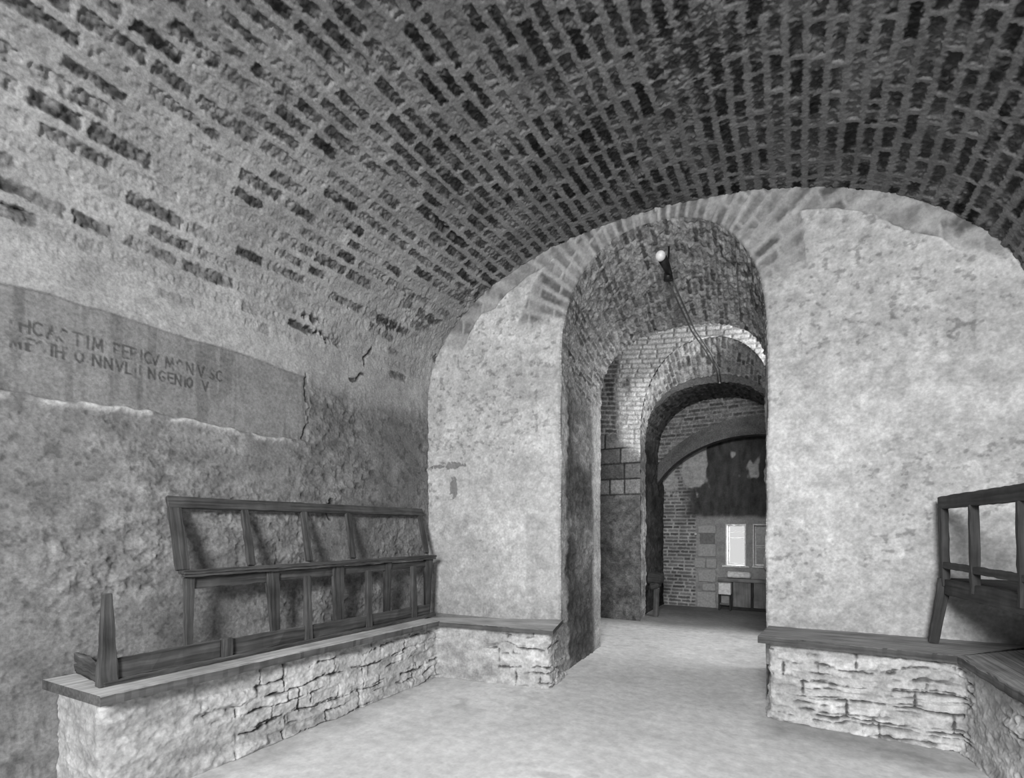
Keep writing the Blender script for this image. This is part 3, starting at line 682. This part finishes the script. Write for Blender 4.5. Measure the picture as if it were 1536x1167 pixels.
def sphere(name, c, r, mat, parent):
    bm = bmesh.new(); bmesh.ops.create_uvsphere(bm, u_segments=24, v_segments=16, radius=r)
    for v in bm.verts: v.co += Vector(c) - Vector(parent.location)
    me = bpy.data.meshes.new(name); bm.to_mesh(me); bm.free(); me.polygons.foreach_set('use_smooth', np.ones(len(me.polygons), bool))
    me.materials.append(mat); o = bpy.data.objects.new(name, me); COL.objects.link(o); o.parent = parent; return o
sphere('bulb', (-1.057, 4.455, 3.765), .044, M['porcelain'], lp)
Wood().tube([(-1.04, 4.66, 3.73), (-1.04, 4.70, 3.96)], .008, 8).make('hanger', M['iron'], lp, True)

# ------------------------------------------------------------------ far end furniture
nb = thing('bench_end', 'dark carved wooden bench end with pale post beside the left pier beyond the passage', 'bench', (-2.0, 7.97, 0))
Wood().beam((-2.1, 8.0, .60), (-1.86, 8.0, .58), .22, .17, cham=.03).make('seat_block', dk, nb)
Wood().beam((-2.05, 7.97, .45), (-1.90, 7.97, .50), .18, .10, cham=.03).make('bracket', dk, nb)
Wood().beam((-1.955, 7.94, .0), (-1.945, 7.94, .44), .075, .07, up=(0, 1, 0)).make('post', M['plank'], nb)

dd = thing('panelled_dado', 'grey panelled wooden dado below the bright far window', 'panelling', (-.8, 9.2, 0))
Wood().beam((-1.22, 9.215, .50), (-.1, 9.215, .50), .09, .06).make('cap_rail', M['dado'], dd)
for a, b in ((-.985, -.71), (-.665, -.33), (-.29, -.1)):
    Wood().beam(((a + b) / 2, 9.225, .05), ((a + b) / 2, 9.225, .47), .02, b - a, up=(1, 0, 0)).make('panel', M['dado'], dd)
for x in (-1.0, -.688, -.31):
    Wood().beam((x, 9.22, .03), (x, 9.22, .47), .04, .042, up=(1, 0, 0)).make('stile', dk, dd)
Wood().beam((-1.07, 9.19, .595), (-.70, 9.19, .595), .14, .10, cham=.02).make('shelf', M['white'], dd)
Wood().beam((-1.2, 9.22, .025), (-.1, 9.22, .025), .04, .05).make('base_rail', dk, dd)

bx_ = thing('box_stand', 'small white box on a low dark stand beside the far dado', 'box', (-1.09, 9.1, 0))
Wood().beam((-1.185, 9.10, .365), (-.995, 9.10, .365), .16, .19).make('box', M['white'], bx_)
for x in (-1.175, -1.005):
    for y in (9.04, 9.16):
        Wood().beam((x, y, 0), (x, y, .27), .025, .025, up=(0, 1, 0)).make('leg', dk, bx_)
Wood().beam((-1.18, 9.10, .10), (-1.0, 9.10, .10), .14, .02).make('shelf', M['plank'], bx_)

# stone quoins left of the window
qs = [(-1.56, -1.25, 0, .28), (-1.47, -1.26, .29, .42), (-1.54, -1.25, .44, .66), (-1.60, -1.42, .68, .86), (-1.405, -1.24, .68, .86), (-1.545, -1.25, .88, 1.10), (-1.545, -1.25, 1.28, 1.43)]
pat = Wood()
for a, b, c, d_ in qs:
    pat.beam(((a + b) / 2, 9.235, c + .004), ((a + b) / 2, 9.235, d_ - .004), b - a, .06, up=(0, 1, 0), cham=.01, wear=.004)
q_ = pat.make('trim_2', plain_mat('quoin_stone', .42, .9)); q_['kind'] = 'structure'
q2 = Wood().beam((-1.395, 9.245, 1.11), (-1.395, 9.245, 1.27), .24, .05, up=(0, 1, 0)).make('trim_3', plain_mat('quoin_dark', .2, .9)); q2['kind'] = 'structure'

# windows
def window(name, x0, x1, z0, z1, bars, sillw, pane='glass'):
    w = Wood(); y = 9.42; f = .022
    for xx in (x0 + f / 2, x1 - f / 2): w.beam((xx, y, z0), (xx, y, z1), f, .04, up=(0, 1, 0))
    for zz in (z0 + f / 2, z1 - f / 2): w.beam((x0, y, zz), (x1, y, zz), .04, f)
    for zz in bars: w.beam((x0, y, zz), (x1, y, zz), .03, .014)
    o = w.make(name, M['white']); o['kind'] = 'structure'
    # plastered reveal
    r = Wood()
    r.beam((x0 - .01, 9.33, z0 - .02), (x0 - .01, 9.33, z1 + .02), .02, .22, up=(0, 1, 0)); r.beam((x1 + .01, 9.33, z0 - .02), (x1 + .01, 9.33, z1 + .02), .02, .22, up=(0, 1, 0))
    r.beam((x0 - .02, 9.33, z1 + .01), (x1 + .02, 9.33, z1 + .01), .22, .02)
    r.make('reveal', M['white'], o)
    Wood().beam((x0 - sillw, 9.29, z0 - .014), (x1 + sillw, 9.29, z0 - .014), .20, .03).make('sill', M['white'], o)
    g = Wood(); g.beam((x0 + .01, y + .005, (z0 + z1) / 2), (x1 - .01, y + .005, (z0 + z1) / 2), .004, z1 - z0 - .02, wear=0, cham=.0005, n=1).make('pane', M[pane], o)
    return o
window('window_1', -1.08, -.80, .745, 1.425, (1.31, 1.2), .07)
window('window_2', -.66, -.36, .75, 1.425, (1.08, 1.05), .03, 'dim')
wl = thing('wall_lamp', 'tiny white knob lamp high on the far brick wall beside the quoins', 'lamp', (-1.58, 9.22, 1.27))
sphere('bulb', (-1.58, 9.19, 1.27), .022, M['porcelain'], wl)
Wood().tube([(-1.58, 9.245, 1.255), (-1.58, 9.19, 1.25)], .01, 8).make('bracket', M['iron'], wl)

# ------------------------------------------------------------------ light
W = bpy.data.worlds.new('sky'); SC.world = W; W.use_nodes = True
W.node_tree.nodes['Background'].inputs[0].default_value = (1, 1, 1, 1); W.node_tree.nodes['Background'].inputs[1].default_value = .9

def area(name, loc, to, sx, sy, power):
    l = bpy.data.lights.new(name, 'AREA'); l.shape = 'RECTANGLE'; l.size = sx; l.size_y = sy; l.energy = power
    o = bpy.data.objects.new(name, l); COL.objects.link(o); o.location = loc
    o.rotation_euler = (Vector(to) - Vector(loc)).to_track_quat('-Z', 'Y').to_euler(); return o
area('daylight_front', (.3, -3.2, 3.05), (-.3, .8, .4), 1.5, 1.2, 590)
area('daylight_chamber', (1.4, 6.5, 3.3), (-1.5, 6.9, 2.9), 1.2, 1.5, 100)
area('daylight_far_window', (-.94, 9.55, 1.1), (-1.0, 8, .6), .26, .6, 6)

# ------------------------------------------------------------------ camera
cd = bpy.data.cameras.new('camera'); cam = bpy.data.objects.new('camera', cd); COL.objects.link(cam)
cam.location = (0, 0, 1.4); cam.rotation_euler = (math.radians(90), 0, math.radians(29.81))
cd.sensor_width = 36; cd.lens = 36 * 754 / 1536; cd.shift_y = 206.5 / 1536; cd.clip_start = .05
SC.camera = cam
vs = SC.view_settings; vs.view_transform = 'Standard'; vs.look = 'None'; vs.gamma = 1; vs.use_curve_mapping = False
vs.exposure = -.06
SC.cycles.max_bounces = 8; SC.cycles.diffuse_bounces = 4; SC.cycles.use_denoising = True
